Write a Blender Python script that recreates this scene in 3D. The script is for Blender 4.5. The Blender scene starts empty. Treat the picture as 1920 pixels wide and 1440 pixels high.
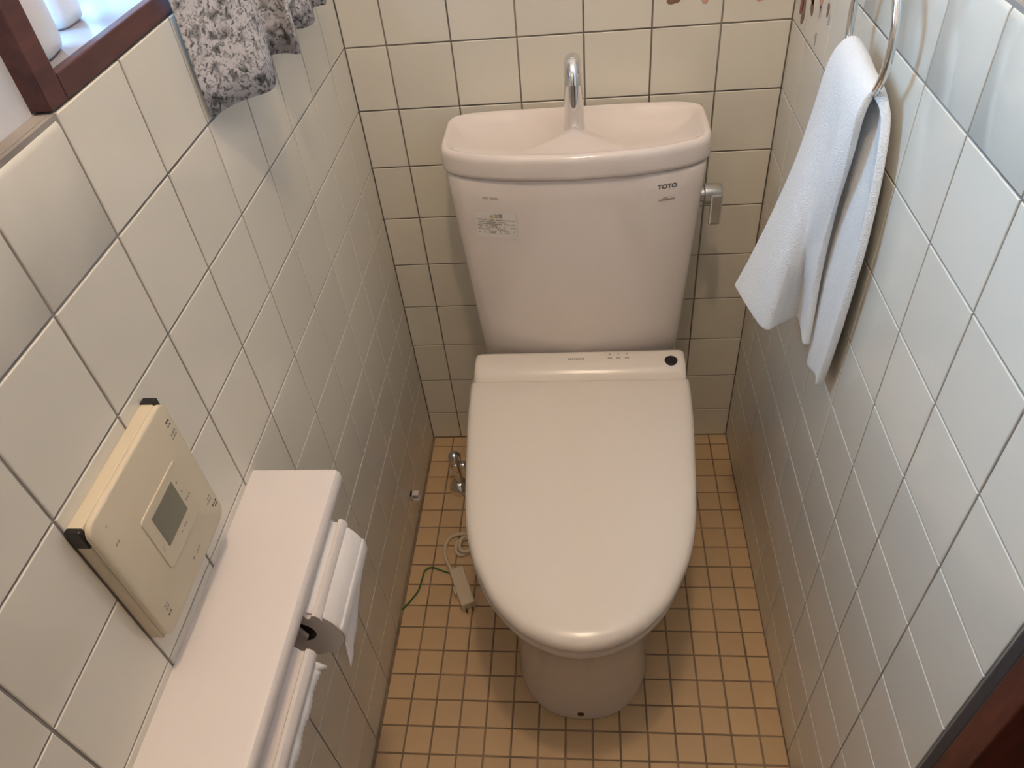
import bpy, bmesh, math, random
from mathutils import Vector, Matrix
random.seed(7)
SC = bpy.context.scene
COL = SC.collection

# ------------------------------------------------------------------ camera
T = 0.108                      # wall tile module
W = 6.6566 * T                 # inner width between the tile faces
CAM = Vector((0.3963, -1.2667, 1.3749))
yaw, pitch, roll = -0.1431, 0.7515, -0.1161
fwd = Vector((math.sin(yaw)*math.cos(pitch), math.cos(yaw)*math.cos(pitch), -math.sin(pitch)))
r0 = Vector((math.cos(yaw), -math.sin(yaw), 0)); u0 = r0.cross(fwd)
rgt = r0*math.cos(roll) + u0*math.sin(roll); upv = -r0*math.sin(roll) + u0*math.cos(roll)
cd = bpy.data.cameras.new('camera'); cam = bpy.data.objects.new('camera', cd); COL.objects.link(cam)
cd.sensor_fit = 'HORIZONTAL'; cd.sensor_width = 36; cd.lens = 36*1410.7/1920; cd.clip_start = 0.02
cam.matrix_world = Matrix(((rgt.x, upv.x, -fwd.x, CAM.x), (rgt.y, upv.y, -fwd.y, CAM.y), (rgt.z, upv.z, -fwd.z, CAM.z), (0, 0, 0, 1)))
SC.camera = cam

# ------------------------------------------------------------------ light
SC.view_settings.view_transform = 'Standard'; SC.view_settings.look = 'None'
SC.view_settings.exposure = 0.0; SC.view_settings.gamma = 1.0; SC.view_settings.use_curve_mapping = False
wd = bpy.data.worlds.new('world'); SC.world = wd; wd.use_nodes = True
wd.node_tree.nodes['Background'].inputs[0].default_value = (0.62, 0.78, 1.0, 1)
wd.node_tree.nodes['Background'].inputs[1].default_value = 1.5
LAMP_POS = Vector((0.40, -0.88, 2.25)); LAMP_STRENGTH = 318.0; LAMP_COLOR = (1.0, 0.765, 0.53)
ld = bpy.data.lights.new('daylight', 'AREA'); ld.shape = 'RECTANGLE'; ld.size = 0.62; ld.size_y = 0.62
ld.energy = 44; ld.color = (0.36, 0.67, 1.0)
lo = bpy.data.objects.new('daylight', ld); COL.objects.link(lo)
lo.location = (-0.42, -0.56, 1.60); lo.rotation_euler = (0, math.radians(-82), 0)

# ------------------------------------------------------------------ materials
def mat(name, col, rough=0.5, metal=0.0, coat=0.0, noise=0.0, nscale=30, bump=0.0, bscale=200, rnd=0.0, spec=0.5, **kw):
    m = bpy.data.materials.new(name); m.use_nodes = True
    nt = m.node_tree; b = nt.nodes['Principled BSDF']
    b.inputs['Roughness'].default_value = rough; b.inputs['Metallic'].default_value = metal
    b.inputs['Coat Weight'].default_value = coat; b.inputs['Coat Roughness'].default_value = 0.06
    b.inputs['Specular IOR Level'].default_value = spec
    for k, v in kw.items(): b.inputs[k.replace('_', ' ')].default_value = v
    b.inputs['Base Color'].default_value = (*col, 1)
    tc = nt.nodes.new('ShaderNodeTexCoord')
    src = None
    if noise > 0:
        n = nt.nodes.new('ShaderNodeTexNoise'); n.inputs['Scale'].default_value = nscale; n.inputs['Detail'].default_value = 4
        nt.links.new(tc.outputs['Object'], n.inputs['Vector'])
        r = nt.nodes.new('ShaderNodeMapRange'); r.inputs['To Min'].default_value = 1-noise; r.inputs['To Max'].default_value = 1+noise
        nt.links.new(n.outputs[0], r.inputs[0]); src = r.outputs[0]
    if rnd > 0:
        oi = nt.nodes.new('ShaderNodeObjectInfo')
        r = nt.nodes.new('ShaderNodeMapRange'); r.inputs['To Min'].default_value = 1-rnd; r.inputs['To Max'].default_value = 1+rnd
        nt.links.new(oi.outputs['Random'], r.inputs[0])
        if src is not None:
            mm = nt.nodes.new('ShaderNodeMath'); mm.operation = 'MULTIPLY'
            nt.links.new(src, mm.inputs[0]); nt.links.new(r.outputs[0], mm.inputs[1]); src = mm.outputs[0]
        else: src = r.outputs[0]
    if src is not None:
        v = nt.nodes.new('ShaderNodeVectorMath'); v.operation = 'SCALE'; v.inputs[0].default_value = col
        nt.links.new(src, v.inputs['Scale']); nt.links.new(v.outputs[0], b.inputs['Base Color'])
    if bump > 0:
        n = nt.nodes.new('ShaderNodeTexNoise'); n.inputs['Scale'].default_value = bscale; n.inputs['Detail'].default_value = 3
        nt.links.new(tc.outputs['Object'], n.inputs['Vector'])
        bp = nt.nodes.new('ShaderNodeBump'); bp.inputs['Strength'].default_value = bump; bp.inputs['Distance'].default_value = 0.002
        nt.links.new(n.outputs[0], bp.inputs['Height']); nt.links.new(bp.outputs[0], b.inputs['Normal'])
    return m

def ramp_mat(name, stops, scale, rough=0.5, stretch=(1, 1, 1), detail=4, bump=0.0, coat=0.0, thresh=None):
    m = mat(name, stops[0][1], rough, coat=coat); nt = m.node_tree; b = nt.nodes['Principled BSDF']
    tc = nt.nodes.new('ShaderNodeTexCoord'); mp = nt.nodes.new('ShaderNodeMapping'); mp.inputs['Scale'].default_value = stretch
    nt.links.new(tc.outputs['Object'], mp.inputs[0])
    n = nt.nodes.new('ShaderNodeTexNoise'); n.inputs['Scale'].default_value = scale; n.inputs['Detail'].default_value = detail
    nt.links.new(mp.outputs[0], n.inputs['Vector'])
    r = nt.nodes.new('ShaderNodeValToRGB'); e = r.color_ramp.elements
    while len(e) < len(stops): e.new(0.5)
    for el, (p, c) in zip(e, stops): el.position = p; el.color = (*c, 1)
    nt.links.new(n.outputs[0], r.inputs[0]); nt.links.new(r.outputs[0], b.inputs['Base Color'])
    if bump:
        bp = nt.nodes.new('ShaderNodeBump'); bp.inputs['Strength'].default_value = bump; bp.inputs['Distance'].default_value = 0.002
        nt.links.new(n.outputs[0], bp.inputs['Height']); nt.links.new(bp.outputs[0], b.inputs['Normal'])
    return m

M = {}
M['tile'] = mat('wall_tile_glaze', (0.735, 0.705, 0.62), 0.13, noise=0.03, nscale=6, rnd=0.02, coat=0.08)
M['grout'] = ramp_mat('wall_grout', [(0.32, (0.19, 0.17, 0.16)), (0.62, (0.34, 0.315, 0.29))], 7, 0.9)
M['grout_back'] = ramp_mat('stained_wall_grout', [(0.35, (0.15, 0.13, 0.115)), (0.65, (0.27, 0.24, 0.21))], 9, 0.9)
M['floor_tile'] = mat('floor_tile', (0.58, 0.41, 0.235), 0.38, noise=0.10, nscale=14, rnd=0.05, bump=0.06, bscale=300)
M['floor_grout'] = ramp_mat('floor_grout', [(0.35, (0.19, 0.135, 0.09)), (0.65, (0.30, 0.22, 0.15))], 14, 0.9)
M['plaster'] = mat('plaster', (0.66, 0.67, 0.70), 0.9, noise=0.03, bump=0.1)
M['china'] = mat('pink_ivory_china', (0.77, 0.705, 0.665), 0.10, coat=0.3)
M['lidplastic'] = mat('ivory_plastic', (0.76, 0.70, 0.635), 0.22)
M['white'] = mat('white_plastic', (0.75, 0.70, 0.68), 0.38, noise=0.01)
M['cream'] = mat('aged_cream_plastic', (0.66, 0.585, 0.44), 0.45, noise=0.05, nscale=25)
M['chrome'] = mat('chrome', (0.80, 0.80, 0.80), 0.06, metal=1.0)
M['satin'] = mat('satin_metal', (0.62, 0.62, 0.60), 0.28, metal=1.0)
M['wood'] = ramp_mat('red_brown_wood', [(0.3, (0.045, 0.010, 0.008)), (0.7, (0.12, 0.030, 0.020))], 18, 0.42, (6, 6, 0.7), bump=0.1)
M['woodwin'] = ramp_mat('window_wood', [(0.3, (0.055, 0.019, 0.020)), (0.7, (0.115, 0.040, 0.036))], 16, 0.45, (6, 0.7, 6), bump=0.1)
M['black'] = mat('black_plastic', (0.012, 0.010, 0.010), 0.35)
M['rubber'] = mat('dark_gasket', (0.035, 0.035, 0.04), 0.5)
M['ink'] = mat('dark_print', (0.10, 0.095, 0.09), 0.6)
M['greyink'] = mat('grey_print', (0.36, 0.33, 0.29), 0.6)
M['palegreyink'] = mat('pale_print', (0.52, 0.46, 0.42), 0.6)
M['label'] = mat('sticker_paper', (0.745, 0.715, 0.69), 0.35)
M['yellow'] = mat('yellow_print', (0.60, 0.45, 0.10), 0.5)
M['lcd'] = mat('lcd_glass', (0.17, 0.17, 0.125), 0.12)
M['towel'] = mat('white_terry', (0.82, 0.855, 0.88), 0.95, noise=0.04, nscale=300, bump=0.9, bscale=520, Sheen_Weight=0.4)
M['paper'] = mat('toilet_tissue', (0.82, 0.80, 0.79), 0.95, bump=0.25, bscale=160)
M['core'] = mat('cardboard_core', (0.10, 0.08, 0.085), 0.9)
M['cable'] = mat('beige_cable', (0.62, 0.53, 0.40), 0.45)
M['green'] = mat('green_wire', (0.02, 0.12, 0.03), 0.4)
M['bottle'] = mat('white_bottle', (0.80, 0.82, 0.86), 0.3, Subsurface_Weight=0.3)
M['sill'] = mat('pale_sill', (0.30, 0.30, 0.33), 0.22)
M['decal_red'] = mat('red_decal', (0.30, 0.07, 0.065), 0.5, noise=0.3, nscale=80)
M['decal_brown'] = mat('brown_decal', (0.22, 0.13, 0.085), 0.5, noise=0.3, nscale=80)
M['decal_pink'] = mat('pink_decal', (0.60, 0.34, 0.26), 0.5, noise=0.2, nscale=80)
M['decal_grey'] = mat('grey_decal', (0.40, 0.36, 0.35), 0.5)
M['rust'] = mat('rust_screw', (0.10, 0.055, 0.03), 0.7)
M['alu'] = mat('aluminium_sash', (0.55, 0.56, 0.58), 0.35, metal=0.8)

def emit(name, col, s):
    m = bpy.data.materials.new(name); m.use_nodes = True; nt = m.node_tree
    b = nt.nodes['Principled BSDF']; b.inputs['Base Color'].default_value = (*col, 1)
    b.inputs['Emission Color'].default_value = (*col, 1); b.inputs['Emission Strength'].default_value = s
    return m
M['bulb'] = emit('warm_bulb', LAMP_COLOR, LAMP_STRENGTH)

def glass_mat():
    m = bpy.data.materials.new('window_glass'); m.use_nodes = True; nt = m.node_tree
    for n in list(nt.nodes):
        if n.type == 'BSDF_PRINCIPLED': nt.nodes.remove(n)
    out = [n for n in nt.nodes if n.type == 'OUTPUT_MATERIAL'][0]
    tr = nt.nodes.new('ShaderNodeBsdfTransparent'); tr.inputs[0].default_value = (0.92, 0.95, 0.97, 1)
    gl = nt.nodes.new('ShaderNodeBsdfGlossy'); gl.inputs['Roughness'].default_value = 0.03
    mx = nt.nodes.new('ShaderNodeMixShader'); mx.inputs[0].default_value = 0.08
    nt.links.new(tr.outputs[0], mx.inputs[1]); nt.links.new(gl.outputs[0], mx.inputs[2]); nt.links.new(mx.outputs[0], out.inputs[0])
    return m
M['glass'] = glass_mat()

def curtain_mat():                       # off-white cotton printed with small black and grey flowers
    m = mat('floral_cotton', (0.6, 0.58, 0.57), 0.9, bump=0.2, bscale=400); nt = m.node_tree; b = nt.nodes['Principled BSDF']
    uv = nt.nodes.new('ShaderNodeUVMap'); uv.uv_map = 'UVMap'
    def noise(scale, detail=2, dist=0.0):
        n = nt.nodes.new('ShaderNodeTexNoise'); n.inputs['Scale'].default_value = scale; n.inputs['Detail'].default_value = detail
        n.inputs['Distortion'].default_value = dist; nt.links.new(uv.outputs[0], n.inputs['Vector']); return n
    def ramp(s, stops):
        r = nt.nodes.new('ShaderNodeValToRGB'); e = r.color_ramp.elements
        while len(e) < len(stops): e.new(0.5)
        for el, (p, c) in zip(e, stops): el.position = p; el.color = (c, c, c, 1)
        nt.links.new(s, r.inputs[0]); return r
    vo = nt.nodes.new('ShaderNodeTexVoronoi'); vo.inputs['Scale'].default_value = 62; nt.links.new(uv.outputs[0], vo.inputs['Vector'])
    petals = ramp(vo.outputs['Distance'], [(0.0, 1.0), (0.42, 0.95), (0.62, 0.55), (0.8, 0.25)])
    n1 = noise(210, 3, 1.0); n2 = noise(95, 3, 0.6)
    spots = ramp(n1.outputs[0], [(0.33, 0.06), (0.42, 0.5), (0.50, 1.0)])
    gaps = ramp(n2.outputs[0], [(0.44, 0.0), (0.56, 1.0)])
    mx = nt.nodes.new('ShaderNodeMix'); mx.data_type = 'RGBA'; mx.inputs[7].default_value = (1, 1, 1, 1)
    nt.links.new(gaps.outputs[0], mx.inputs[0]); nt.links.new(petals.outputs[0], mx.inputs[6])
    mul = nt.nodes.new('ShaderNodeMix'); mul.data_type = 'RGBA'; mul.blend_type = 'MULTIPLY'; mul.inputs[0].default_value = 0.85
    nt.links.new(mx.outputs[2], mul.inputs[6]); nt.links.new(spots.outputs[0], mul.inputs[7])
    tint = nt.nodes.new('ShaderNodeMix'); tint.data_type = 'RGBA'; tint.blend_type = 'MULTIPLY'; tint.inputs[0].default_value = 1
    tint.inputs[7].default_value = (0.60, 0.585, 0.60, 1); nt.links.new(mul.outputs[2], tint.inputs[6])
    nt.links.new(tint.outputs[2], b.inputs['Base Color'])
    return m
M['curtain'] = curtain_mat()

# ------------------------------------------------------------------ mesh helpers
def root_loc(o):
    while o is not None and o.parent is not None: o = o.parent
    return o.location.copy() if o is not None else Vector((0, 0, 0))

def obj(name, bm, material, parent=None, smooth=False, mods=()):
    me = bpy.data.meshes.new(name)
    bmesh.ops.recalc_face_normals(bm, faces=bm.faces)
    if parent is not None:
        bmesh.ops.translate(bm, verts=bm.verts, vec=-root_loc(parent))
    bm.to_mesh(me); bm.free()
    me.materials.append(M[material])
    if smooth:
        for p in me.polygons: p.use_smooth = True
    o = bpy.data.objects.new(name, me); COL.objects.link(o)
    if parent is not None: o.parent = parent
    for k, a in mods:
        md = o.modifiers.new(k.lower(), k)
        for kk, vv in a.items(): setattr(md, kk, vv)
    return o

def sharp(o, deg=35):
    o.data.set_sharp_from_angle(angle=math.radians(deg)); return o

def thing(name, label, cat, loc=(0, 0, 0), group=None):
    o = bpy.data.objects.new(name, None); o.empty_display_size = 0.05; COL.objects.link(o); o.location = loc
    o['label'] = label; o['category'] = cat
    if group: o['group'] = group
    return o

def tag(o, label, cat, group=None):
    o['label'] = label; o['category'] = cat
    if group: o['group'] = group
    return o

def struct(o): o['kind'] = 'structure'; return o

def box(bm, x0, x1, y0, y1, z0, z1, bev=0.0, seg=2):
    g = bmesh.ops.create_cube(bm, size=1)
    vs = g['verts']
    for v in vs:
        v.co = Vector((x0 + (v.co.x+.5)*(x1-x0), y0 + (v.co.y+.5)*(y1-y0), z0 + (v.co.z+.5)*(z1-z0)))
    if bev > 0:
        es = set(e for v in vs for e in v.link_edges)
        bmesh.ops.bevel(bm, geom=list(es), offset=bev, segments=seg, profile=0.5, affect='EDGES')
    return bm

def B(*a, **k): return box(bmesh.new(), *a, **k)

def loft(bm, rings, closed=True, cap0=True, cap1=True):
    vr = [[bm.verts.new(p) for p in r] for r in rings]
    n = len(vr[0])
    for a, b in zip(vr, vr[1:]):
        for i in range(n if closed else n-1):
            j = (i+1) % n
            bm.faces.new((a[i], a[j], b[j], b[i]))
    if cap0: bm.faces.new(list(reversed(vr[0])))
    if cap1: bm.faces.new(vr[-1])
    return bm

def catmull(pts, n=8):
    P = [Vector(p) for p in pts]; out = []
    for i in range(len(P)-1):
        a = P[max(i-1, 0)]; b = P[i]; c = P[i+1]; d = P[min(i+2, len(P)-1)]
        for k in range(n):
            t = k/n
            out.append(0.5*((2*b) + (c-a)*t + (2*a-5*b+4*c-d)*t*t + (3*b-a-3*c+d)*t*t*t))
    out.append(P[-1]); return out

def tube(bm, path, rad, seg=12, caps=True):
    rs = rad if isinstance(rad, (list, tuple)) else [rad]*len(path)
    up = Vector((0, 0, 1)); rings = []; prev = None
    for i, p in enumerate(path):
        t = (path[min(i+1, len(path)-1)] - path[max(i-1, 0)]).normalized()
        if prev is None:
            a = t.orthogonal().normalized()
        else:
            a = (prev - t*prev.dot(t)); a = a.normalized() if a.length > 1e-6 else t.orthogonal().normalized()
        prev = a; b = t.cross(a)
        rings.append([p + (a*math.cos(q*2*math.pi/seg) + b*math.sin(q*2*math.pi/seg))*rs[i] for q in range(seg)])
    return loft(bm, rings, True, caps, caps)

def lathe(bm, prof, c, axis='Z', seg=28):
    rings = []
    for r, h in prof:
        ring = []
        for q in range(seg):
            a = q*2*math.pi/seg; u, v = max(r, 1e-5)*math.cos(a), max(r, 1e-5)*math.sin(a)
            ring.append(Vector(c) + (Vector((u, v, h)) if axis == 'Z' else Vector((h, u, v)) if axis == 'X' else Vector((v, h, u))))
        rings.append(ring)
    return loft(bm, rings)

# ------------------------------------------------------------------ the room shell
ZF = 9.7988*T                       # height of tile line 0 above the floor
ZL = lambda k: ZF - k*T             # height of tile line k
TOP = ZL(-1)                        # top of the tiled wainscot, 1.166 m
REC = 0.019                         # plaster sits this far behind the tile faces
CEIL = 2.42; YF = -1.78             # ceiling height, wall behind the camera
JO = 0.0026                         # joint width
WIN_Y0, WIN_Y1, WIN_Z1 = -0.74, -0.10, 1.80     # window opening
DOOR_Y0, DOOR_Y1, DOOR_Z = -1.70, -0.972, 2.0   # door opening in the right wall

bm = bmesh.new()
TH = 0.16
box(bm, -REC-TH, -REC, YF-TH, REC, 0, TOP)
box(bm, -REC-TH, -REC, YF-TH, REC, WIN_Z1, CEIL)
box(bm, -REC-TH, -REC, YF-TH, WIN_Y0, TOP, WIN_Z1)
box(bm, -REC-TH, -REC, WIN_Y1, REC, TOP, WIN_Z1)
wall_left = struct(obj('wall_left', bm, 'plaster'))
bm = bmesh.new()
box(bm, W+REC, W+REC+TH, DOOR_Y1, REC, 0, CEIL)
box(bm, W+REC, W+REC+TH, YF-TH, DOOR_Y0, 0, CEIL)
box(bm, W+REC, W+REC+TH, DOOR_Y0, DOOR_Y1, DOOR_Z, CEIL)
wall_right = struct(obj('wall_right', bm, 'plaster'))
wall_back = struct(obj('wall_back', B(-REC-TH, W+REC+TH, REC, REC+TH, 0, CEIL), 'plaster'))
wall_front = struct(obj('wall_front', B(-REC, W+REC, YF-TH, YF, 0, CEIL), 'plaster'))
ceiling = struct(obj('ceiling', B(-REC-TH, W+REC+TH, YF-TH, REC+TH, CEIL, CEIL+0.1), 'plaster'))
floor = struct(obj('floor', B(-REC-TH, W+REC+TH, YF-TH, REC+TH, -0.12, -0.0016), 'floor_grout'))

obj('grout_bed', B(-REC, -0.0017, YF, -0.0017, -0.001, TOP-0.0015), 'grout', wall_left)
obj('grout_bed', B(W+0.0017, W+REC, DOOR_Y1, -0.0017, -0.001, TOP-0.0015), 'grout', wall_right)
obj('grout_bed', B(-REC, W+REC, 0.0017, REC, -0.001, TOP-0.0015), 'grout_back', wall_back)

TILE_CACHE = {}
def tile_mesh(a, b, t, key, material, bull=False, bev=0.0009):
    k = (round(a, 4), round(b, 4), key, bull)
    if k in TILE_CACHE: return TILE_CACHE[k]
    bm = bmesh.new()
    if not bull:
        rings = []
        for ins, z in ((0, -t), (0, -bev), (bev*0.35, -bev*0.35), (bev, 0)):
            x, y = a/2-ins, b/2-ins
            rings.append([(-x, -y, z), (x, -y, z), (x, y, z), (-x, y, z)])
        loft(bm, rings)
    else:                            # rounded upper edge
        R = 0.010
        prof = [(-b/2, -t), (-b/2, -bev), (-b/2+bev*0.35, -bev*0.35), (-b/2+bev, 0)]
        prof += [(b/2-R+R*math.sin(q*math.pi/12), -R+R*math.cos(q*math.pi/12)) for q in range(7)]
        prof += [(b/2, -t)]
        rings = []
        for x, s in ((-a/2, bev), (-a/2+bev*0.35, bev*0.35), (-a/2+bev, 0), (a/2-bev, 0), (a/2-bev*0.35, bev*0.35), (a/2, bev)):
            rings.append([(x, p, max(z-s, -t)) for p, z in prof])
        loft(bm, rings)
    bmesh.ops.recalc_face_normals(bm, faces=bm.faces)
    me = bpy.data.meshes.new(key); bm.to_mesh(me); bm.free(); me.materials.append(M[material])
    if bull:
        for p in me.polygons: p.use_smooth = True
        me.set_sharp_from_angle(angle=math.radians(40))
    TILE_CACHE[k] = me; return me

def add_tile(parent, center, ax, ay, a, b, t=0.006, key='tile', material='tile', bull=False, wob=0.0006, bev=0.0009):
    o = bpy.data.objects.new('tile', tile_mesh(a, b, t, key, material, bull, bev)); COL.objects.link(o); o.parent = parent
    ax, ay = Vector(ax), Vector(ay); az = ax.cross(ay)
    az = (az + ax*random.uniform(-wob, wob) + ay*random.uniform(-wob, wob)).normalized()
    ax = (ax - az*ax.dot(az)).normalized(); ay = az.cross(ax)
    o.matrix_world = Matrix(((ax.x, ay.x, az.x, center[0]), (ax.y, ay.y, az.y, center[1]), (ax.z, ay.z, az.z, center[2]), (0, 0, 0, 1)))
    return o

rows = [(ZL(k+1) if ZL(k+1) > 0 else 0.0, ZL(k)) for k in range(-1, 10)]     # top row first
def spans(start, first, end):        # tile spans along a wall from the corner outwards
    s = [(start, first)]; c = first
    while c > end + 1e-4:
        n = max(c - T, end); s.append((c, n)); c = n
    return s
for (z0, z1) in rows:
    bull = z1 > TOP-0.01
    zc, h = (z0+z1)/2, z1-z0-JO
    lspan = spans(0.0, -(1-0.1506)*T, -1.42)
    for (ya, yb) in lspan:           # left wall
        if abs(ya-yb) < 0.02: continue
        bb = bull and ya < -0.73     # under the window the tiles end square against the frame
        add_tile(wall_left, (0, (ya+yb)/2, zc), (0, 1, 0), (0, 0, 1), abs(ya-yb)-JO, h, bull=bb, key='tile')
    for (ya, yb) in spans(0.0, -0.848*T, DOOR_Y1):
        if abs(ya-yb) < 0.02: continue
        add_tile(wall_right, (W, (ya+yb)/2, zc), (0, -1, 0), (0, 0, 1), abs(ya-yb)-JO, h, bull=bull)
    x = W
    while x > 0.001:                 # back wall, whole tiles start at the right corner
        xa = max(x-T, 0.0)
        add_tile(wall_back, ((x+xa)/2, 0, zc), (1, 0, 0), (0, 0, 1), x-xa-JO, h, bull=bull)
        x = xa

# floor: small square tiles
PX, PY, FX0, FY0, FJ = 0.04813, 0.0487, 0.0036, -0.0317, 0.0030
far_tiles = bmesh.new()
xs = [(FX0+PX*i, min(FX0+PX*(i+1), W)) for i in range(15)]
ys = [(0.0, FY0)] + [(FY0-PY*j, FY0-PY*(j+1)) for j in range(35)]
for (ya, yb) in ys:
    for (xa, xb) in xs:
        if ya > -0.90:
            add_tile(floor, ((xa+xb)/2, (ya+yb)/2, 0), (1, 0, 0), (0, 1, 0), xb-xa-FJ, abs(ya-yb)-FJ, t=0.005, key='floor_tile', material='floor_tile', wob=0.004, bev=0.001)
        else:
            box(far_tiles, xa+FJ/2, xb-FJ/2, yb+FJ/2, ya-FJ/2, -0.004, 0)
ft = obj('tile_field', far_tiles, 'floor_tile', floor); ft['kind'] = 'stuff'

# ------------------------------------------------------------------ window in the left wall
win = struct(obj('window_1', B(-REC-TH, -0.001, WIN_Y0, WIN_Y0+0.0235, TOP+0.0005, WIN_Z1+0.02, bev=0.0012), 'woodwin'))   # near jamb
wx = M['woodwin']
obj('jamb', B(-REC-TH, -0.001, WIN_Y1-0.0235, WIN_Y1, TOP+0.0005, WIN_Z1+0.02, bev=0.0012), 'woodwin', win)
obj('bottom_rail', B(-0.010, -0.0005, WIN_Y0+0.0235, WIN_Y1-0.0235, TOP+0.0005, TOP+0.0205, bev=0.0012), 'woodwin', win)
obj('head_rail', B(-REC-TH, -0.001, WIN_Y0+0.0235, WIN_Y1-0.0235, WIN_Z1-0.004, WIN_Z1+0.02, bev=0.0012), 'woodwin', win)
obj('sill_board', B(-REC-TH-0.01, -0.0102, WIN_Y0+0.0235, WIN_Y1-0.0235, TOP+0.0005, TOP+0.0185), 'sill', win)
gx = -0.135
sash = obj('sash', B(gx-0.012, gx+0.012, WIN_Y0+0.0235, WIN_Y1-0.0235, TOP+0.0185, TOP+0.044), 'alu', win)
for (a, b) in ((WIN_Y0+0.0235, WIN_Y0+0.05), (-0.44, -0.41), (WIN_Y1-0.05, WIN_Y1-0.0235)):
    obj('stile', B(gx-0.012, gx+0.012, a, b, TOP+0.044, WIN_Z1-0.004), 'alu', win)
obj('pane', B(gx-0.002, gx+0.002, WIN_Y0+0.045, -0.43, TOP+0.042, WIN_Z1-0.002), 'glass', win)
obj('pane', B(gx-0.002, gx+0.002, -0.42, WIN_Y1-0.045, TOP+0.042, WIN_Z1-0.002), 'glass', win)

def rounded_bottle(cx, cy, z0, hx, hy, h, neck=True, rot=0.0):
    bm = bmesh.new(); rings = []
    prof = [(0.80, 0.0), (0.94, 0.003), (1.0, 0.010), (1.0, h*0.62), (0.97, h*0.72), (0.80, h*0.80), (0.45, h*0.86), (0.30, h*0.88)]
    if neck: prof += [(0.30, h*0.90), (0.42, h*0.90), (0.42, h*0.995), (0.36, h)]
    for s, z in prof:
        r = []
        for q in range(32):
            a = q*2*math.pi/32; n = 4
            x = hx*s*math.copysign(abs(math.cos(a))**(2/n), math.cos(a)); y = hy*s*math.copysign(abs(math.sin(a))**(2/n), math.sin(a))
            r.append((cx+x*math.cos(rot)-y*math.sin(rot), cy+x*math.sin(rot)+y*math.cos(rot), z0+z))
        rings.append(r)
    return loft(bm, rings)
b1 = thing('bottle', 'white plastic bottle on the window sill next to the near jamb', 'bottle', (-0.047, -0.674, TOP+0.0185))
obj('body', rounded_bottle(-0.047, -0.674, TOP+0.0185, 0.025, 0.025, 0.17, True, 0.2), 'bottle', b1, True)
b2 = thing('bottle', 'pale slim bottle on the window sill close to the glass', 'bottle', (-0.068, -0.592, TOP+0.0185))
obj('body', rounded_bottle(-0.068, -0.592, TOP+0.0185, 0.021, 0.021, 0.16), 'bottle', b2, True)

# curtain: pleated sheet gathered at the far side of the window
plan = [(0.0073, -0.524), (0.028, -0.487), (0.0507, -0.452), (0.040, -0.405), (0.0122, -0.350), (0.030, -0.338), (0.0502, -0.344), (0.036, -0.300),
        (0.0205, -0.262), (0.0313, -0.250), (0.038, -0.225), (0.0264, -0.182), (0.034, -0.170), (0.0399, -0.163), (0.030, -0.120)]
pl = catmull([(x, y, 0) for x, y in plan], 5)
NZ = 24; rings = []; zb, zt = 1.065, 1.86
for j in range(NZ+1):
    f = j/NZ; z = zb + (zt-zb)*f
    rings.append([Vector((0.012+(p.x-0.012)*(1-0.25*f)+0.0015*math.sin(9*f+17*p.y), p.y - 0.012*f*math.sin(4*p.y), z + 0.002*math.sin(60*p.y)*(1-f))) for p in pl])
bm = bmesh.new(); loft(bm, rings, False, False, False)
uvl = bm.loops.layers.uv.new('UVMap'); L = [0]
for a, b in zip(pl, pl[1:]): L.append(L[-1]+(b-a).length)
bm.verts.index_update()
for f in bm.faces:
    for l in f.loops:
        j, i = divmod(l.vert.index, len(pl)); l[uvl].uv = (L[i], (zt-zb)*j/NZ)
cur = thing('curtain', 'off-white curtain with a black and grey flower print hanging beside the window', 'curtain', (0.03, -0.32, zb))
obj('cloth', bm, 'curtain', cur, True, [('SOLIDIFY', dict(thickness=0.0012))])
rod = thing('curtain_rod', 'slim metal curtain rod on brackets above the window', 'curtain rod', (0.03, -0.42, zt))
bm = bmesh.new(); tube(bm, [Vector((0.03, -0.80, zt+0.004)), Vector((0.03, -0.05, zt+0.004))], 0.005); obj('pole', bm, 'satin', rod, True)
for y in (-0.78, -0.07): obj('bracket', B(-REC, 0.036, y-0.005, y+0.005, zt-0.004, zt+0.012), 'satin', rod)

# ------------------------------------------------------------------ door in the right wall
door = struct(obj('door_1', B(W-0.010, W+REC+0.10, DOOR_Y1-0.032, DOOR_Y1-0.006, 0, DOOR_Z+0.03, bev=0.002), 'wood'))
obj('gasket', B(W-0.008, W+REC, DOOR_Y1-0.0065, DOOR_Y1+0.008, 0, DOOR_Z+0.03, bev=0.003), 'rubber', door)
obj('jamb', B(W-0.010, W+REC+0.10, DOOR_Y0-0.0, DOOR_Y0+0.03, 0, DOOR_Z+0.03, bev=0.002), 'wood', door)
obj('head_rail', B(W-0.010, W+REC+0.10, DOOR_Y0+0.03, DOOR_Y1-0.032, DOOR_Z-0.02, DOOR_Z+0.03, bev=0.002), 'wood', door)
obj('door_leaf', B(W+0.035, W+0.07, DOOR_Y0+0.03, DOOR_Y1-0.032, 0.006, DOOR_Z-0.02), 'wood', door)
bm = bmesh.new(); tube(bm, catmull([(W+0.035, -1.62, 0.95), (W+0.0, -1.62, 0.95), (W-0.012, -1.60, 0.95), (W-0.012, -1.52, 0.95)], 6), 0.008); obj('handle', bm, 'satin', door, True)

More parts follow.
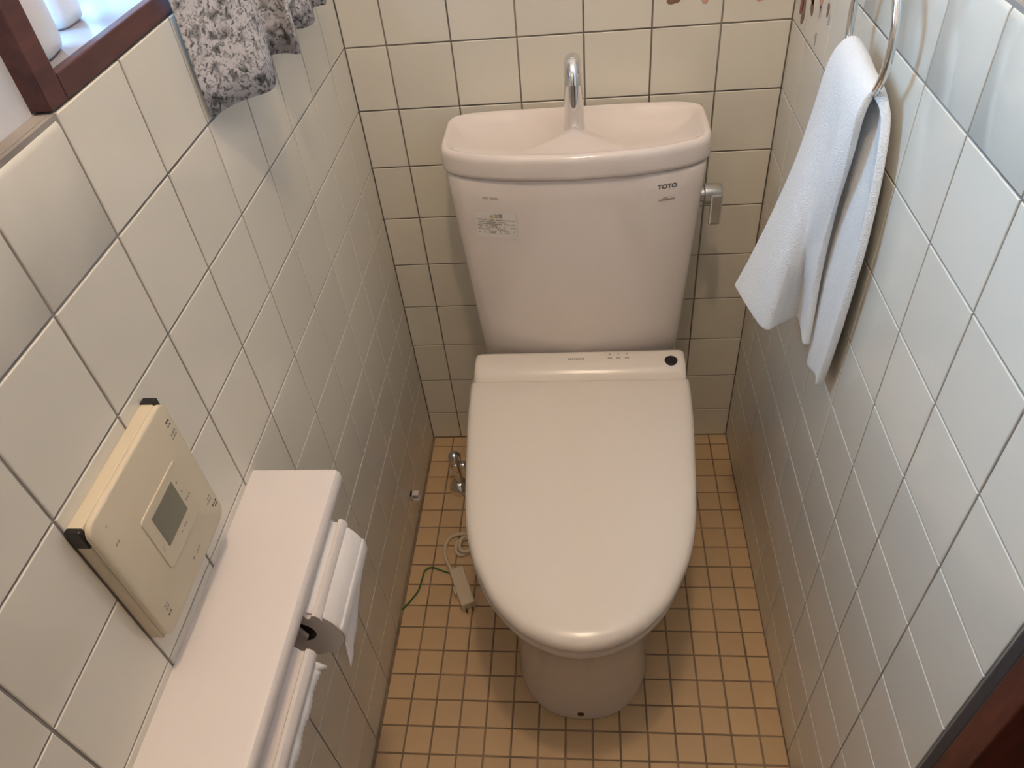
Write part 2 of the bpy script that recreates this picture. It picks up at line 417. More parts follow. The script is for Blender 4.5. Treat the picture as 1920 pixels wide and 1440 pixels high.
# ------------------------------------------------------------------ ceiling lamp
lamp = thing('ceiling_lamp', 'warm globe bulb in a white socket on the ceiling', 'lamp', (LAMP_POS.x, LAMP_POS.y, CEIL))
bm = bmesh.new(); lathe(bm, [(0.055, 0), (0.055, -0.015), (0.03, -0.03), (0.024, -0.075), (0.0, -0.075)], (LAMP_POS.x, LAMP_POS.y, CEIL)); obj('socket', bm, 'white', lamp, True)
bm = bmesh.new(); bmesh.ops.create_uvsphere(bm, u_segments=24, v_segments=16, radius=0.045, matrix=Matrix.Translation((LAMP_POS.x, LAMP_POS.y, CEIL-0.13))); obj('bulb', bm, 'bulb', lamp, True)

# ------------------------------------------------------------------ toilet
CX = 0.376
toilet = thing('toilet', 'pale pink toilet with cistern basin and closed bidet seat lid', 'toilet', (CX, -0.40, 0))
def sup(a, yb, yf, bulge, z, n=9, N=96, ins=0.0, cx=CX):
    yc, hy = (yb+yf)/2, (yb-yf)/2; out = []
    for q in range(N):
        t = q*2*math.pi/N; c, s = math.cos(t), math.sin(t)
        X = math.copysign(abs(c)**(2/n), c); Y = math.copysign(abs(s)**(2/n), s)
        out.append(Vector((cx + X*(a-ins), yc + Y*(hy-ins) - (bulge*(1-X*X))*(1-Y)/2*max(0.0, 1-ins/hy), z)))
    return out
def tank_prof(z):
    f = (z-0.385)/(0.797-0.385); return 0.186+0.0245*f, -0.012, -0.158-0.006*f, 0.030
def tank_front(x, z, off=0.0):
    a, yb, yf, bu = tank_prof(z); X = min(0.999, abs((x-CX)/a)); Y = -(1-X**9)**(1/9)
    return (yb+yf)/2 + Y*(yb-yf)/2 - bu*(1-X*X)*(1-Y)/2 - off
rings = []
for z, ins in ((0.385, 0.012), (0.388, 0.004), (0.394, 0.0), (0.45, 0), (0.52, 0), (0.60, 0), (0.68, 0), (0.75, 0), (0.790, 0), (0.7945, 0.0015), (0.7965, 0.005)):
    a, yb, yf, bu = tank_prof(z); rings.append(sup(a, yb, yf, bu, z, ins=ins))
bm = bmesh.new(); loft(bm, rings); tank = obj('cistern', bm, 'china', toilet, True); sharp(tank, 50)

rings = []
def lid_h(p, z, ins):
    if ins < 0.008: return z
    # mound that carries the spout, running out from the back rim
    y0, y1 = -0.012, -0.086; t = min(1, max(0, (p.y-y0)/(y1-y0))); d = math.hypot(p.x-(CX+0.001), p.y-(y0+(y1-y0)*t))
    rr = 0.060-0.018*t; r1 = 0.026-0.006*t
    w = min(1.0, max(0.0, (rr-d)/(rr-r1))); w = w*w*(3-2*w)
    return z*(1-w) + 0.8365*w
for ins, z in ((0.010, 0.798), (0.003, 0.7985), (0.0005, 0.801), (0.0, 0.806), (0.0, 0.826), (0.0006, 0.831), (0.002, 0.8345), (0.0042, 0.8370), (0.0068, 0.8378), (0.0095, 0.8368),
               (0.013, 0.8342), (0.018, 0.8305), (0.023, 0.8272), (0.028, 0.8243), (0.034, 0.8215), (0.040, 0.8195), (0.046, 0.8180), (0.052, 0.8170), (0.058, 0.8163), (0.064, 0.8158), (0.070, 0.8155), (0.0765, 0.8153)):
    a, yb, yf, bu = 0.2160, -0.010, -0.166, 0.034
    if ins > 0.0068: z = 0.8378-(0.8378-z)*1.3
    r = sup(a, yb, yf, bu, z, n=6.5, ins=ins)
    if ins > 0.008:
        for p in r: p.z = lid_h(p, z, ins)
    rings.append(r)
bm = bmesh.new(); loft(bm, rings); clid = obj('basin_lid', bm, 'china', toilet, True)
hole = bmesh.new(); lathe(hole, [(0.0, 0.0), (0.011, 0.0), (0.011, 0.002), (0.0, 0.002)], (CX+0.03, -0.135, 0.8080)); obj('drain', hole, 'satin', clid, True)

sx = CX+0.001
path = catmull([(sx, -0.080, 0.828), (sx, -0.080, 0.86), (sx, -0.080, 0.90), (sx, -0.083, 0.927), (sx, -0.094, 0.941), (sx, -0.110, 0.942), (sx, -0.122, 0.932), (sx, -0.127, 0.918)], 6)
rad = [0.0175 - 0.0045*min(1, i/18) for i in range(len(path))]
bm = bmesh.new(); tube(bm, path, rad, 24); spout = obj('spout', bm, 'chrome', toilet, True); sharp(spout, 50)

LZ, LY = 0.712, -0.105; LX = CX + tank_prof(LZ)[0]
lev = bmesh.new(); lathe(lev, [(0.0, -0.004), (0.012, -0.004), (0.012, 0.010), (0.0175, 0.011), (0.0175, 0.036), (0.0155, 0.039), (0.0, 0.039)], (LX, LY, LZ), 'X')
lever = obj('flush_lever', lev, 'satin', toilet, True); sharp(lever)
obj('paddle', B(LX+0.020, LX+0.040, LY-0.019, LY-0.010, LZ-0.050, LZ+0.006, bev=0.003), 'satin', lever)

def egg(hw, ym, yf, yb, z, nf=2.25, nb=5, N=72, cx=CX-0.005):
    out = []
    for q in range(N):
        t = q*2*math.pi/N; c, s = math.cos(t), math.sin(t)
        if s < 0: out.append(Vector((cx+hw*math.copysign(abs(c)**(2/nf), c), ym-(ym-yf)*abs(s)**(2/nf), z)))
        else: out.append(Vector((cx+hw*math.copysign(abs(c)**(2/nb), c), ym+(yb-ym)*abs(s)**(2/nb), z)))
    return out
bm = bmesh.new()
loft(bm, [egg(0.121, -0.56, -0.694, -0.10, 0.0), egg(0.1215, -0.56, -0.695, -0.10, 0.004), egg(0.120, -0.56, -0.694, -0.10, 0.02), egg(0.117, -0.56, -0.692, -0.09, 0.10), egg(0.119, -0.555, -0.694, -0.08, 0.17),
          egg(0.128, -0.54, -0.702, -0.06, 0.23), egg(0.145, -0.52, -0.717, -0.04, 0.29), egg(0.164, -0.50, -0.736, -0.025, 0.335), egg(0.175, -0.49, -0.751, -0.02, 0.365), egg(0.178, -0.485, -0.757, -0.018, 0.38), egg(0.174, -0.485, -0.753, -0.02, 0.3865)])
bowl = obj('bowl', bm, 'china', toilet, True)
cap = bmesh.new(); lathe(cap, [(0.0, 0.004), (0.0065, 0.004), (0.0065, -0.001), (0.004, -0.003), (0.0, -0.0032)], (CX-0.008, -0.6935, 0.022), 'Y', 16); obj('screw', cap, 'rust', bowl, True)

half = [(0.192, -0.2600), (0.1985, -0.2625), (0.1995, -0.270), (0.1985, -0.31), (0.1965, -0.36), (0.1925, -0.41), (0.1885, -0.46), (0.183, -0.52), (0.1765, -0.57), (0.1655, -0.62), (0.1480, -0.665), (0.1200, -0.715), (0.0800, -0.7535), (0.0360, -0.7745), (0.0, -0.7800)]
hp = catmull([(a, b, 0) for a, b in half], 4)
LC = CX-0.0015
outline = [Vector((LC+p.x, p.y, 0)) for p in hp] + [Vector((LC-p.x, p.y, 0)) for p in reversed(hp[:-1])]
cen = Vector((LC, -0.49, 0))
def lid_ring(ins, z, drop=0.0):
    r = []
    for p in outline:
        d = p-cen; k = max(0.02, 1-ins/d.length)
        r.append(cen + d*k + Vector((0, 0, z)))
    return r
def slab(levels):
    bm = bmesh.new(); loft(bm, [lid_ring(i, z) for i, z in levels]); return bm
seat = obj('seat', slab([(0.016, 0.3865), (0.006, 0.388), (0.004, 0.393), (0.004, 0.404), (0.007, 0.409), (0.014, 0.411)]), 'lidplastic', toilet, True)
slid = obj('seat_lid', slab([(0.012, 0.4135), (0.002, 0.4145), (0.0, 0.417), (0.0005, 0.424), (0.002, 0.4295), (0.006, 0.4345), (0.012, 0.4375), (0.022, 0.4395), (0.04, 0.441), (0.07, 0.442), (0.11, 0.4425), (0.15, 0.4428), (0.178, 0.4428)]), 'lidplastic', toilet, True)

prof = [(-0.197, 0.386), (-0.197, 0.440), (-0.1985, 0.4455), (-0.203, 0.4495), (-0.210, 0.451), (-0.228, 0.4515), (-0.240, 0.450), (-0.249, 0.4465), (-0.257, 0.441), (-0.2635, 0.434), (-0.268, 0.426), (-0.270, 0.415), (-0.270, 0.386)]
pc = (-0.232, 0.400)
rings = []
for x, s in ((-0.1935, 0.86), (-0.1925, 0.92), (-0.190, 0.965), (-0.186, 0.99), (-0.181, 1.0), (0.181, 1.0), (0.186, 0.99), (0.190, 0.965), (0.1925, 0.92), (0.1935, 0.86)):
    rings.append([Vector((LC+x, pc[0]+(y-pc[0])*s, max(0.386, pc[1]+(z-pc[1])*s))) for y, z in prof])
bm = bmesh.new(); loft(bm, rings); unit = obj('bidet_unit', bm, 'lidplastic', toilet, True)
bm = bmesh.new(); lathe(bm, [(0.0, 0.002), (0.0085, 0.002), (0.0105, 0.0026), (0.0115, 0.002), (0.0118, -0.004), (0.0, -0.004)], (0.5415, -0.2330, 0.4500)); obj('sensor', bm, 'black', unit, True)
for i in range(3):
    bx = 0.432+0.0155*i
    bm = bmesh.new(); lathe(bm, [(0.0, 0.0006), (0.0014, 0.0006), (0.0014, -0.001), (0.0, -0.001)], (bx, -0.2125, 0.4513), seg=10); obj('indicator', bm, 'greyink', unit)
    bm = bmesh.new()
    for k in range(3): box(bm, bx-0.004+0.0028*k, bx-0.0018+0.0028*k, -0.2255-0.0006*(k % 2), -0.2225, 0.4512, 0.4519)
    obj('indicator_mark', bm, 'greyink', unit)
bm = bmesh.new()
for k in range(8): box(bm, 0.355+0.0038*k, 0.3578+0.0038*k, -0.2262-(0.001 if k % 3 else 0), -0.2222, 0.4512, 0.4519)
obj('logo', bm, 'greyink', unit)

# print and sticker on the cistern front, laid onto its curved face
def onto_tank(bm, off):
    for v in bm.verts: v.co = Vector((v.co.x, tank_front(v.co.x, v.co.z, off) , v.co.z))
    return bm
def patch(x0, x1, z0, z1, skew=0.0, nx=8, nz=3):
    bm = bmesh.new()
    rings = [[Vector((x0+(x1-x0)*i/nx, 0, z0+(z1-z0)*j/nz + skew*(i/nx-0.5))) for i in range(nx+1)] for j in range(nz+1)]
    return loft(bm, rings, False, False, False)
def text_bm(s, size, x, z, shear=0.0, bold=0.0):
    cu = bpy.data.curves.new('t', 'FONT'); cu.body = s; cu.size = size; cu.align_x = 'CENTER'; cu.align_y = 'CENTER'; cu.resolution_u = 3; cu.shear = shear; cu.offset = bold
    o = bpy.data.objects.new('t', cu); COL.objects.link(o)
    dg = bpy.context.evaluated_depsgraph_get(); me = bpy.data.meshes.new_from_object(o.evaluated_get(dg))
    bm = bmesh.new(); bm.from_mesh(me)
    for v in bm.verts: v.co = Vector((x+v.co.x, 0, z+v.co.y))
    bpy.data.objects.remove(o); bpy.data.curves.remove(cu); bpy.data.meshes.remove(me)
    return bm
SX0, SX1, SZ0, SZ1 = 0.2095, 0.2790, 0.690, 0.7375
st = obj('sticker', onto_tank(patch(SX0, SX1, SZ0, SZ1), 0.0005), 'label', toilet); st['label'] = 'small white caution sticker printed in grey'
def strip(x0, x1, z0, z1): return patch(x0, x1, z0, z1, 0, 4, 1)
lines = bmesh.new()
def dashes(bm, x0, x1, z, h, dens=0.8):
    x = x0
    while x < x1:
        w = random.uniform(0.0016, 0.0042)
        if random.random() < dens:
            r = [[Vector((x+w*0.9*i/2, 0, zz)) for i in range(3)] for zz in (z, z+h)]; loft(bm, r, False, False, False)
        x += w
for z, x1, d in ((0.7225, 0.276, 0.9), (0.7185, 0.262, 0.8), (0.7150, 0.276, 0.85), (0.7115, 0.245, 0.9), (0.7080, 0.276, 0.6), (0.7045, 0.266, 0.7), (0.7010, 0.274, 0.7), (0.6975, 0.276, 0.55)):
    dashes(lines, SX0+0.003, x1, z, 0.0019, d)
obj('print', onto_tank(lines, 0.0009), 'greyink', st)
obj('heading', onto_tank(text_bm('注意', 0.0085, 0.249, 0.7310), 0.0009), 'ink', st)
tri = bmesh.new(); tri.faces.new([tri.verts.new(p) for p in ((0.2345, 0, 0.7275), (0.2415, 0, 0.7275), (0.238, 0, 0.7342))]); obj('warning_triangle', onto_tank(tri, 0.0009), 'yellow', st)
obj('maker_print', onto_tank(text_bm('TOTO', 0.0108, 0.522, 0.7705, 0.0, 0.00035), 0.0006), 'ink', toilet)
bm = bmesh.new(); dashes(bm, 0.5095, 0.534, 0.7455, 0.003, 0.95); dashes(bm, 0.5125, 0.530, 0.7495, 0.002, 0.5)
obj('mark_print', onto_tank(bm, 0.0006), 'greyink', toilet)
bm = bmesh.new(); lathe(bm, [(0.0045, 0), (0.0052, 0)], (0, 0, 0), 'Y', 20); bmesh.ops.delete(bm, geom=[f for f in bm.faces if len(f.verts) > 4], context='FACES'); bmesh.ops.translate(bm, verts=bm.verts, vec=(0.5215, 0, 0.7555))
for v in list(bm.verts): v.co.y = 0
bm.free()
bm = bmesh.new(); dashes(bm, 0.2265, 0.252, 0.7620, 0.004, 0.9); obj('faint_print', onto_tank(bm, 0.0005), 'palegreyink', toilet)

# ------------------------------------------------------------------ water valve and hose beside the toilet
vx, vy = 0.088, -0.163
valve = thing('shutoff_valve', 'small chrome shutoff valve standing on the floor beside the toilet', 'valve', (vx, vy, 0))
bm = bmesh.new(); lathe(bm, [(0.0, 0), (0.027, 0), (0.027, 0.004), (0.024, 0.014), (0.016, 0.024), (0.010, 0.028), (0.0, 0.028)], (vx, vy, 0)); obj('flange', bm, 'chrome', valve, True)
bm = bmesh.new(); lathe(bm, [(0.0, 0.02), (0.0085, 0.02), (0.0085, 0.07), (0.013, 0.074), (0.013, 0.094), (0.008, 0.098), (0.0, 0.098)], (vx, vy, 0)); sb = obj('stem', bm, 'chrome', valve, True); sharp(sb)
bm = bmesh.new(); lathe(bm, [(0.0, 0.094), (0.012, 0.096), (0.0145, 0.104), (0.0135, 0.116), (0.008, 0.123), (0.0, 0.125)], (vx, vy, 0)); obj('knob', bm, 'chrome', valve, True)
bm = bmesh.new(); tube(bm, [Vector((vx, vy, 0.084)), Vector((vx+0.03, vy-0.004, 0.084))], 0.0085, 14); obj('outlet', bm, 'chrome', valve, True)
bm = bmesh.new(); tube(bm, catmull([(vx+0.026, vy-0.004, 0.084), (vx+0.045, vy-0.005, 0.10), (vx+0.058, vy-0.010, 0.17), (0.155, -0.190, 0.28), (0.166, -0.205, 0.36), (0.180, -0.213, 0.395)], 8), 0.0075, 12)
tag(obj('supply_hose', bm, 'white', None, True), 'white flexible water hose rising from the chrome valve', 'hose')

# ------------------------------------------------------------------ power cord on the floor
cord = thing('power_cord', 'beige power cord with plug box and green earth wire on the floor', 'cord', (0.11, -0.38, 0))
bm = bmesh.new()
tube(bm, catmull([(0.1795, -0.235, 0.400), (0.166, -0.262, 0.33), (0.168, -0.300, 0.16), (0.160, -0.322, 0.03), (0.150, -0.330, 0.010), (0.135, -0.338, 0.006), (0.112, -0.351, 0.0045), (0.098, -0.340, 0.0045), (0.100, -0.318, 0.0055), (0.123, -0.309, 0.008),
                  (0.140, -0.318, 0.011), (0.133, -0.340, 0.0115), (0.116, -0.347, 0.011), (0.106, -0.336, 0.012), (0.108, -0.315, 0.0115), (0.122, -0.302, 0.008), (0.099, -0.297, 0.0045), (0.080, -0.307, 0.004), (0.073, -0.329, 0.004), (0.078, -0.359, 0.004), (0.091, -0.385, 0.008), (0.101, -0.402, 0.012)], 7), 0.0042, 10)
obj('cable', bm, 'cable', cord, True)
bm = B(-0.0150, 0.0150, -0.046, 0.046, 0.0005, 0.026, bev=0.003); bmesh.ops.rotate(bm, verts=bm.verts, cent=(0, 0, 0), matrix=Matrix.Rotation(0.40, 3, 'Z')); bmesh.ops.translate(bm, verts=bm.verts, vec=(0.1245, -0.437, 0))
pb = obj('plug_box', bm, 'cable', cord)
bm = B(-0.0195, -0.0140, -0.012, 0.006, 0.004, 0.02, bev=0.001); bmesh.ops.rotate(bm, verts=bm.verts, cent=(0, 0, 0), matrix=Matrix.Rotation(0.40, 3, 'Z')); bmesh.ops.translate(bm, verts=bm.verts, vec=(0.1245, -0.437, 0)); obj('tab', bm, 'cable', pb)
bm = bmesh.new()
for s in (-0.006, 0.006):
    c = Matrix.Rotation(0.40, 3, 'Z') @ Vector((s, -0.048, 0)); tube(bm, [Vector((0.1245+c.x, -0.437+c.y, 0.012)), Vector((0.1245+c.x+0.003, -0.437+c.y-0.008, 0.012))], 0.002, 8)
obj('prongs', bm, 'rust', pb)
bm = bmesh.new(); tube(bm, catmull([(0.104, -0.400, 0.012), (0.090, -0.396, 0.005), (0.071, -0.389, 0.004), (0.051, -0.382, 0.004), (0.038, -0.391, 0.006), (0.034, -0.407, 0.004), (0.030, -0.436, 0.003), (0.018, -0.460, 0.003), (0.0035, -0.482, 0.003)], 6), 0.0017, 8); obj('earth_wire', bm, 'green', cord, True)

bm = bmesh.new(); box(bm, -0.001, 0.004, -0.262, -0.250, 0.078, 0.099); box(bm, 0.0, 0.018, -0.262, -0.250, 0.078, 0.083); box(bm, 0.0, 0.018, -0.262, -0.250, 0.094, 0.099)
tag(obj('cable_clip', bm, 'white'), 'tiny white open cable clip fixed low on the left tiled wall', 'clip')

# ------------------------------------------------------------------ bidet remote on the left wall
rem = thing('bidet_remote', 'aged cream bidet remote with grey display on the tiled wall', 'remote', (0, -0.885, 0.775))
RY0, RY1, RZ0, RZ1 = -0.956, -0.814, 0.7755, 0.937
obj('case', B(-0.0005, 0.0128, RY0, RY1, RZ0, RZ1-0.001, bev=0.002), 'cream', rem)
def round_rect(y0, y1, z0, z1, x, r, ins=0.0, N=6):
    out = []
    for (cy, cz, a0) in ((y1-r, z1-r, 0), (y0+r, z1-r, 90), (y0+r, z0+r, 180), (y1-r, z0+r, 270)):
        for k in range(N+1):
            a = math.radians(a0+90*k/N); out.append(Vector((x, cy+(r-ins)*math.cos(a), cz+(r-ins)*math.sin(a))))
    return out
bm = bmesh.new(); loft(bm, [round_rect(RY0, RY1, RZ0, RZ1, x, 0.012, i) for x, i in ((0.0134, 0.001), (0.0140, 0), (0.0172, 0), (0.0184, 0.0008), (0.0190, 0.0025))]); fp = obj('face_plate', bm, 'cream', rem, True); sharp(fp, 40)
fx = 0.0190
bm = bmesh.new(); loft(bm, [round_rect(-0.912, -0.841, 0.8185, 0.887, x, 0.004, i) for x, i in ((fx-0.001, 0), (fx+0.0008, 0), (fx+0.0012, 0.0005))]); dp = obj('display_panel', bm, 'cream', rem)
obj('display', B(fx+0.0008, fx+0.0016, -0.900, -0.8585, 0.8375, 0.8770), 'lcd', dp)
obj('end_cap', B(0.0005, 0.0135, RY0-0.0016, RY0+0.004, RZ1-0.020, RZ1-0.0002, bev=0.001), 'black', rem)
obj('end_cap', B(0.0005, 0.0135, RY1-0.006, RY1+0.0012, RZ1-0.010, RZ1+0.0006, bev=0.0005), 'black', rem)
def marks(y, z, rows, n, mt='greyink', w=0.0022, par=fp, nm='icon', x=fx):
    bm = bmesh.new()
    for r in range(rows):
        for k in range(n):
            if random.random() < 0.8: box(bm, x-0.0004, x+0.0003, y+0.0034*k, y+0.0034*k+w, z-0.0042*r, z-0.0042*r+0.0024*random.uniform(0.6, 1))
    obj(nm, bm, mt, par)
marks(-0.826, 0.9165, 2, 2, 'ink'); marks(-0.828, 0.903, 2, 3); marks(-0.827, 0.799, 2, 3, 'ink'); marks(-0.832, 0.812, 2, 3)
marks(-0.943, 0.793, 1, 3, 'ink'); marks(-0.942, 0.804, 2, 3); marks(-0.944, 0.920, 1, 2, 'palegreyink'); marks(-0.943, 0.899, 1, 2)
marks(-0.884, 0.792, 1, 5); marks(-0.852, 0.879, 1, 1, 'ink', par=dp, x=fx+0.0012); marks(-0.8545, 0.868, 1, 3, par=dp, x=fx+0.0012); marks(-0.8545, 0.856, 1, 3, par=dp, x=fx+0.0012); marks(-0.8545, 0.844, 1, 3, par=dp, x=fx+0.0012)
marks(-0.880, 0.829, 1, 4, par=dp, x=fx+0.0012); marks(-0.908, 0.845, 2, 1, 'palegreyink', par=dp, x=fx+0.0012)

# ------------------------------------------------------------------ shelf with two paper holders
SZ = 0.724
shelf = thing('paper_holder_shelf', 'white plastic shelf with two toilet paper holders under it', 'shelf', (0.05, -0.9, 0.58))
SY0, SY1 = -1.085, -0.7155
prof = [(-0.0005, SZ), (0.096, SZ), (0.1005, SZ-0.0012), (0.1030, SZ-0.004), (0.1042, SZ-0.009), (0.1042, SZ-0.017), (0.1030, SZ-0.0195), (0.100, SZ-0.0205), (-0.0005, SZ-0.0205)]
rings = []
for y, s in ((SY0, 0.0015), (SY0+0.0015, 0), (SY1-0.0015, 0), (SY1, 0.0015)):
    rings.append([Vector((max(x-s, -0.0005), y, min(max(z, SZ-0.0205+s), SZ-s))) for x, z in prof])
bm = bmesh.new(); loft(bm, rings); sharp(obj('shelf_board', bm, 'white', shelf, True), 30)
obj('back_plate', B(-0.0005, 0.010, SY0+0.012, SY1-0.03, 0.600, SZ-0.020, bev=0.002), 'white', shelf)
def holder(y0, y1, cx, cz, R, lift):
    for y, s in ((y0-0.006, 1), (y1+0.001, 1)):
        bm = bmesh.new()
        p = [(0.004, 0.702), (0.060, 0.702), (cx+0.006, cz+0.018), (cx+0.012, cz), (cx+0.004, cz-0.012), (cx-0.010, cz-0.012), (0.004, 0.62)]
        loft(bm, [[Vector((a, y+d, b)) for a, b in p] for d in (0, 0.0045)]); obj('arm', bm, 'white', shelf)
    # curved flap that rests on the roll, with a ridge along its cutting edge
    pts = [(0.022, 0.703), (0.05, 0.7035), (0.078, 0.7025), (0.092, 0.7000), (0.0990, 0.6940), (0.1015, 0.6885), (0.1050, 0.6890), (0.1075, 0.6940), (0.1115, 0.6945), (0.1150, 0.6900), (0.1160, 0.6830)]
    pts = [(a, b-lift*max(0, a-0.03)/0.085) for a, b in pts]
    outer = [Vector((a, 0, b)) for a, b in pts]; inner = [Vector((a-0.0015, 0, b-0.0035)) for a, b in reversed(pts)]
    sec = outer+inner
    bm = bmesh.new(); loft(bm, [[Vector((p.x, y, p.z)) for p in sec] for y in (y0-0.0045, y1+0.003)])
    sharp(obj('paper_flap', bm, 'white', shelf, True), 50)
def roll_thing(y0, y1, cx, cz, R, label):
    t = thing('toilet_paper_roll', label, 'toilet paper', (cx, (y0+y1)/2, cz-R), 'toilet paper rolls under the shelf')
    bm = bmesh.new(); rings = []
    for r, y in ((0.019, y0+0.001), (R*0.97, y0), (R, y0+0.002), (R, y1-0.002), (R*0.97, y1), (0.019, y1-0.001)):
        rings.append([Vector((cx+r*math.cos(q*2*math.pi/48), y, cz+r*math.sin(q*2*math.pi/48))) for q in range(48)])
    rings.append(rings[0]); vr = [[bm.verts.new(p) for p in r] for r in rings[:-1]]; vr.append(vr[0])
    for a, b in zip(vr, vr[1:]):
        for i in range(48): bm.faces.new((a[i], a[(i+1) % 48], b[(i+1) % 48], b[i]))
    sharp(obj('paper', bm, 'paper', t, True), 50)
    bm = bmesh.new(); rings = [[Vector((cx+r*math.cos(q*2*math.pi/32), y, cz+r*math.sin(q*2*math.pi/32))) for q in range(32)] for r, y in ((0.0188, y0+0.0015), (0.0188, y1-0.0015), (0.0178, y1-0.0015), (0.0178, y0+0.0015))]
    vr = [[bm.verts.new(p) for p in r] for r in rings]; vr.append(vr[0])
    for a, b in zip(vr, vr[1:]):
        for i in range(32): bm.faces.new((a[i], a[(i+1) % 32], b[(i+1) % 32], b[i]))
    obj('core', bm, 'core', t, True)
    return t
R1 = (-0.882, -0.768, 0.0805, 0.6505, 0.0495)
holder(*R1, 0.0)
t1 = roll_thing(*R1, 'fuller toilet paper roll with a loose hanging end under the shelf')
# loose end hanging from the outer side of the roll
bm = bmesh.new(); rings = []
for j in range(15):
    f = j/14; row = []
    for i in range(17):
        g = i/16; y = R1[0]-0.001+0.114*g
        ang = 0.25 - 0.50*min(1, f/0.35)
        x = R1[2]+(R1[4]+0.0012)*math.cos(ang); z = R1[3]+(R1[4]+0.0012)*math.sin(ang)
        if f > 0.35:
            h = (f-0.35)/0.65; ln = 0.038*min(1, max(0.3, 1.75-1.7*g)) + 0.0025*math.sin(23*g) + 0.0015*math.sin(57*g)
            z -= ln*h; x += 0.004*math.sin(4*g+2*h)*h - 0.004*h
            y -= 0.012*h*max(0.0, 1-g*1.3)
        row.append(Vector((x, y, z)))
    rings.append(row)
loft(bm, rings, False, False, False); obj('loose_end', bm, 'paper', t1, True, [('SOLIDIFY', dict(thickness=0.0008))])
R2 = (-1.034, -0.920, 0.072, 0.6560, 0.036)
holder(*R2, 0.010)
t2 = roll_thing(*R2, 'smaller toilet paper roll with a torn edge sticking out below its flap')
bm = bmesh.new(); rings = []
for j in range(6):
    f = j/5; row = []
    for i in range(41):
        g = i/40; y = R2[1]-0.002-0.112*g
        jag = 0.0012*(i % 2) + 0.0010*math.sin(19*g) + (0.006 if g < 0.04 else 0)
        row.append(Vector((0.086 + f*(0.032+jag), y, 0.6835 - 0.018*f*f - 0.005*f)))
    rings.append(row)
loft(bm, rings, False, False, False); obj('torn_sheet', bm, 'paper', t2, True, [('SOLIDIFY', dict(thickness=0.0008))])

# ------------------------------------------------------------------ towel ring and towel on the right wall
RX, RY, RZc, RR = W-0.030, -0.4333, 1.0791, 0.0673
ring = thing('towel_ring', 'round chrome towel ring mounted on the right tiled wall', 'towel ring', (W, RY, RZc+RR))
bm = bmesh.new(); vs = []
for i in range(72):
    a = i*2*math.pi/72; vs.append([Vector((RX+0.0042*math.cos(b), RY+(RR+0.0042*math.sin(b))*math.cos(a), RZc+(RR+0.0042*math.sin(b))*math.sin(a))) for b in [q*2*math.pi/14 for q in range(14)]])
vr = [[bm.verts.new(p) for p in r] for r in vs]; vr.append(vr[0])
for a, b in zip(vr, vr[1:]):
    for i in range(14): bm.faces.new((a[i], a[(i+1) % 14], b[(i+1) % 14], b[i]))
obj('hoop', bm, 'chrome', ring, True)
bm = bmesh.new(); lathe(bm, [(0.0, 0.001), (0.022, 0.001), (0.022, -0.006), (0.012, -0.010), (0.009, -0.014), (0.009, -0.036), (0.0, -0.038)], (W, RY, RZc+RR+0.012), 'X'); sharp(obj('mount', bm, 'chrome', ring, True))

arc = lambda y: RZc - math.sqrt(max(1e-6, (RR+0.004)**2-(min(max(y, -0.493), -0.374)-RY)**2))
U = 5
def sec(pts): return [Vector(p) for p in pts]
top = []
for k in range(U):
    y = -0.380-0.106*k/(U-1); top.append((RX+0.000, y, (1.052, 1.050, 1.045, 1.040, 1.034)[k]))
S = [
 sec([(0.704, -0.428, 0.658), (0.7085, -0.452, 0.655), (0.698, -0.470, 0.650), (0.7045, -0.490, 0.648), (0.700, -0.512, 0.648)]),
 sec([(0.704, -0.416, 0.72), (0.7095, -0.446, 0.715), (0.696, -0.472, 0.71), (0.7045, -0.500, 0.71), (0.699, -0.524, 0.71)]),
 sec([(0.704, -0.402, 0.80), (0.7095, -0.436, 0.80), (0.695, -0.468, 0.80), (0.7045, -0.505, 0.80), (0.698, -0.533, 0.80)]),
 sec([(0.704, -0.390, 0.89), (0.7095, -0.430, 0.89), (0.696, -0.468, 0.89), (0.7045, -0.505, 0.89), (0.699, -0.533, 0.89)]),
 sec([(0.704, -0.382, 0.97), (0.7095, -0.425, 0.96), (0.698, -0.462, 0.96), (0.7045, -0.496, 0.965), (0.700, -0.520, 0.97)]),
 sec([(0.700, -0.380, 1.035), (0.703, -0.412, 1.030), (0.702, -0.446, 1.024), (0.7035, -0.474, 1.022), (0.700, -0.500, 1.018)]),
 sec(top),
 sec([(0.676, -0.374, 1.030), (0.675, -0.408, 1.030), (0.675, -0.440, 1.024), (0.677, -0.466, 1.020), (0.679, -0.490, 1.014)]),
 sec([(0.671, -0.366, 0.97), (0.666, -0.412, 0.96), (0.672, -0.446, 0.955), (0.670, -0.470, 0.958), (0.680, -0.488, 0.965)]),
 sec([(0.661, -0.364, 0.90), (0.655, -0.424, 0.89), (0.668, -0.444, 0.885), (0.668, -0.462, 0.885), (0.680, -0.478, 0.89)]),
 sec([(0.643, -0.360, 0.82), (0.643, -0.436, 0.81), (0.660, -0.444, 0.81), (0.672, -0.444, 0.81), (0.680, -0.474, 0.81)]),
 sec([(0.625, -0.354, 0.75), (0.636, -0.442, 0.75), (0.654, -0.442, 0.75), (0.680, -0.432, 0.75), (0.682, -0.476, 0.745)]),
 sec([(0.610, -0.350, 0.70), (0.6315, -0.446, 0.70), (0.650, -0.441, 0.70), (0.6835, -0.426, 0.70), (0.683, -0.479, 0.692)]),
]
cols = []
for k in range(U): cols.append(catmull([s[k] for s in S], 7))
nv = len(cols[0]); rows_ = []
for j in range(nv):
    r = catmull([cols[k][j] for k in range(U)], 9)
    rows_.append(r)
bm = bmesh.new(); loft(bm, rows_, False, False, False)
tw = thing('towel', 'white terry towel draped through the chrome towel ring', 'towel', (RX, RY, 0.65))
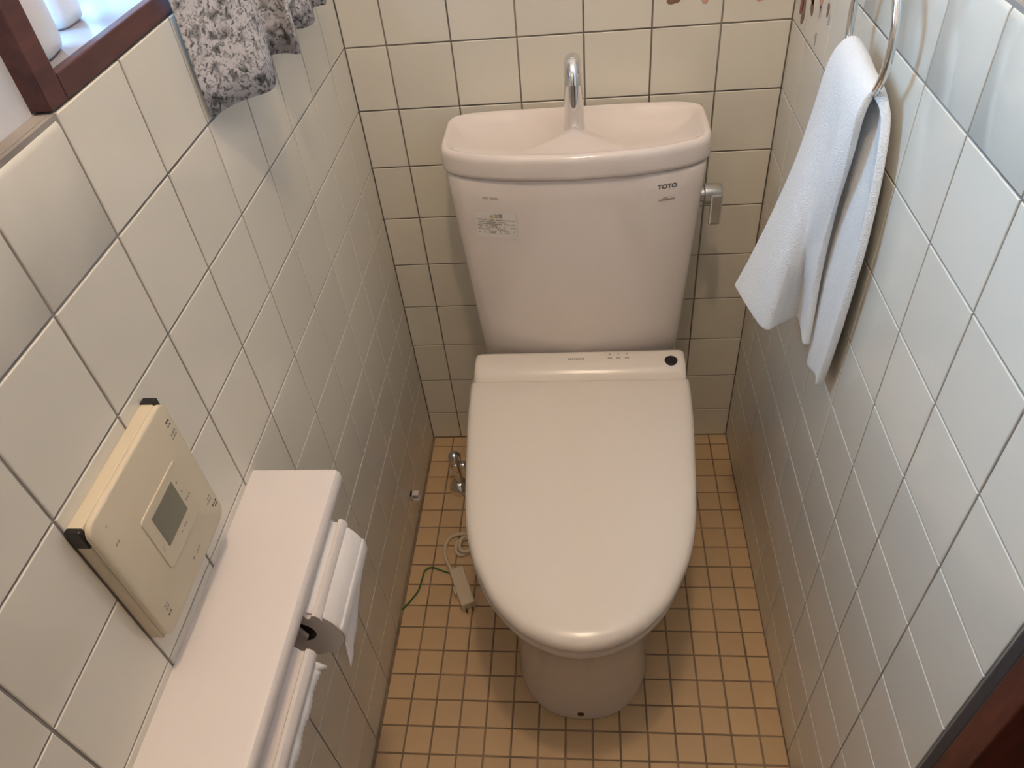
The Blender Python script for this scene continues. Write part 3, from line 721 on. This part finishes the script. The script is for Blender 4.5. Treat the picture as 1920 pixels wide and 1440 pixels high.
obj('cloth', bm, 'towel', tw, True, [('SOLIDIFY', dict(thickness=0.0095, offset=0.0)), ('SUBSURF', dict(levels=1, render_levels=1))])

# ------------------------------------------------------------------ flower stickers high on the tiles
def blob(kind, c, ry, rz, tilt=0.0):
    bm = bmesh.new(); n = 14; top_, bot = [], []
    for q in range(n):
        a = q*2*math.pi/n; k = 1+0.14*math.sin(3*a+c[0]*40)
        u, v = ry*k*math.cos(a), rz*k*math.sin(a); u, v = u*math.cos(tilt)-v*math.sin(tilt), u*math.sin(tilt)+v*math.cos(tilt)
        if kind == 'B': top_.append(Vector((c[0]+u, -0.0006, c[1]+v))); bot.append(Vector((c[0]+u, 0.0005, c[1]+v)))
        else: top_.append(Vector((W-0.0006, c[0]+u, c[1]+v))); bot.append(Vector((W+0.0005, c[0]+u, c[1]+v)))
    return loft(bm, [bot, top_])
d1 = thing('flower_sticker', 'brown and pink flower petal stickers on the back wall tiles above the basin', 'sticker', (0.6, 0, 0.98))
for c, ry, rz, mt in (((0.534, 0.992), 0.0105, 0.0085, 'decal_brown'), ((0.541, 1.003), 0.010, 0.008, 'decal_red'), ((0.5825, 0.989), 0.0055, 0.0075, 'decal_pink'), ((0.594, 1.004), 0.008, 0.009, 'decal_pink'), ((0.666, 0.984), 0.0065, 0.0048, 'decal_pink'), ((0.672, 0.996), 0.009, 0.008, 'decal_red')):
    obj('petal', blob('B', c, ry, rz), mt, d1)
d2 = thing('flower_sticker', 'dark red and brown flower petal stickers on the right wall tiles near the corner', 'sticker', (W, -0.11, 0.97))
for c, ry, rz, tl, mt in (((-0.056, 0.981), 0.009, 0.022, 0.0, 'decal_brown'), ((-0.043, 0.986), 0.009, 0.016, 0.1, 'decal_red'), ((-0.050, 1.010), 0.014, 0.016, 0, 'decal_red'), ((-0.099, 0.998), 0.008, 0.012, 0, 'decal_brown'), ((-0.094, 1.010), 0.010, 0.010, 0, 'decal_red'),
                          ((-0.138, 1.017), 0.008, 0.009, 0, 'decal_pink'), ((-0.142, 1.006), 0.004, 0.008, 0, 'decal_grey'), ((-0.176, 1.018), 0.005, 0.009, 0, 'decal_brown'), ((-0.187, 1.009), 0.004, 0.007, 0, 'decal_grey'), ((-0.141, 0.969), 0.004, 0.009, 0, 'decal_grey'), ((-0.12, 1.03), 0.014, 0.012, 0, 'decal_red')):
    obj('petal', blob('R', c, ry, rz, tl), mt, d2)
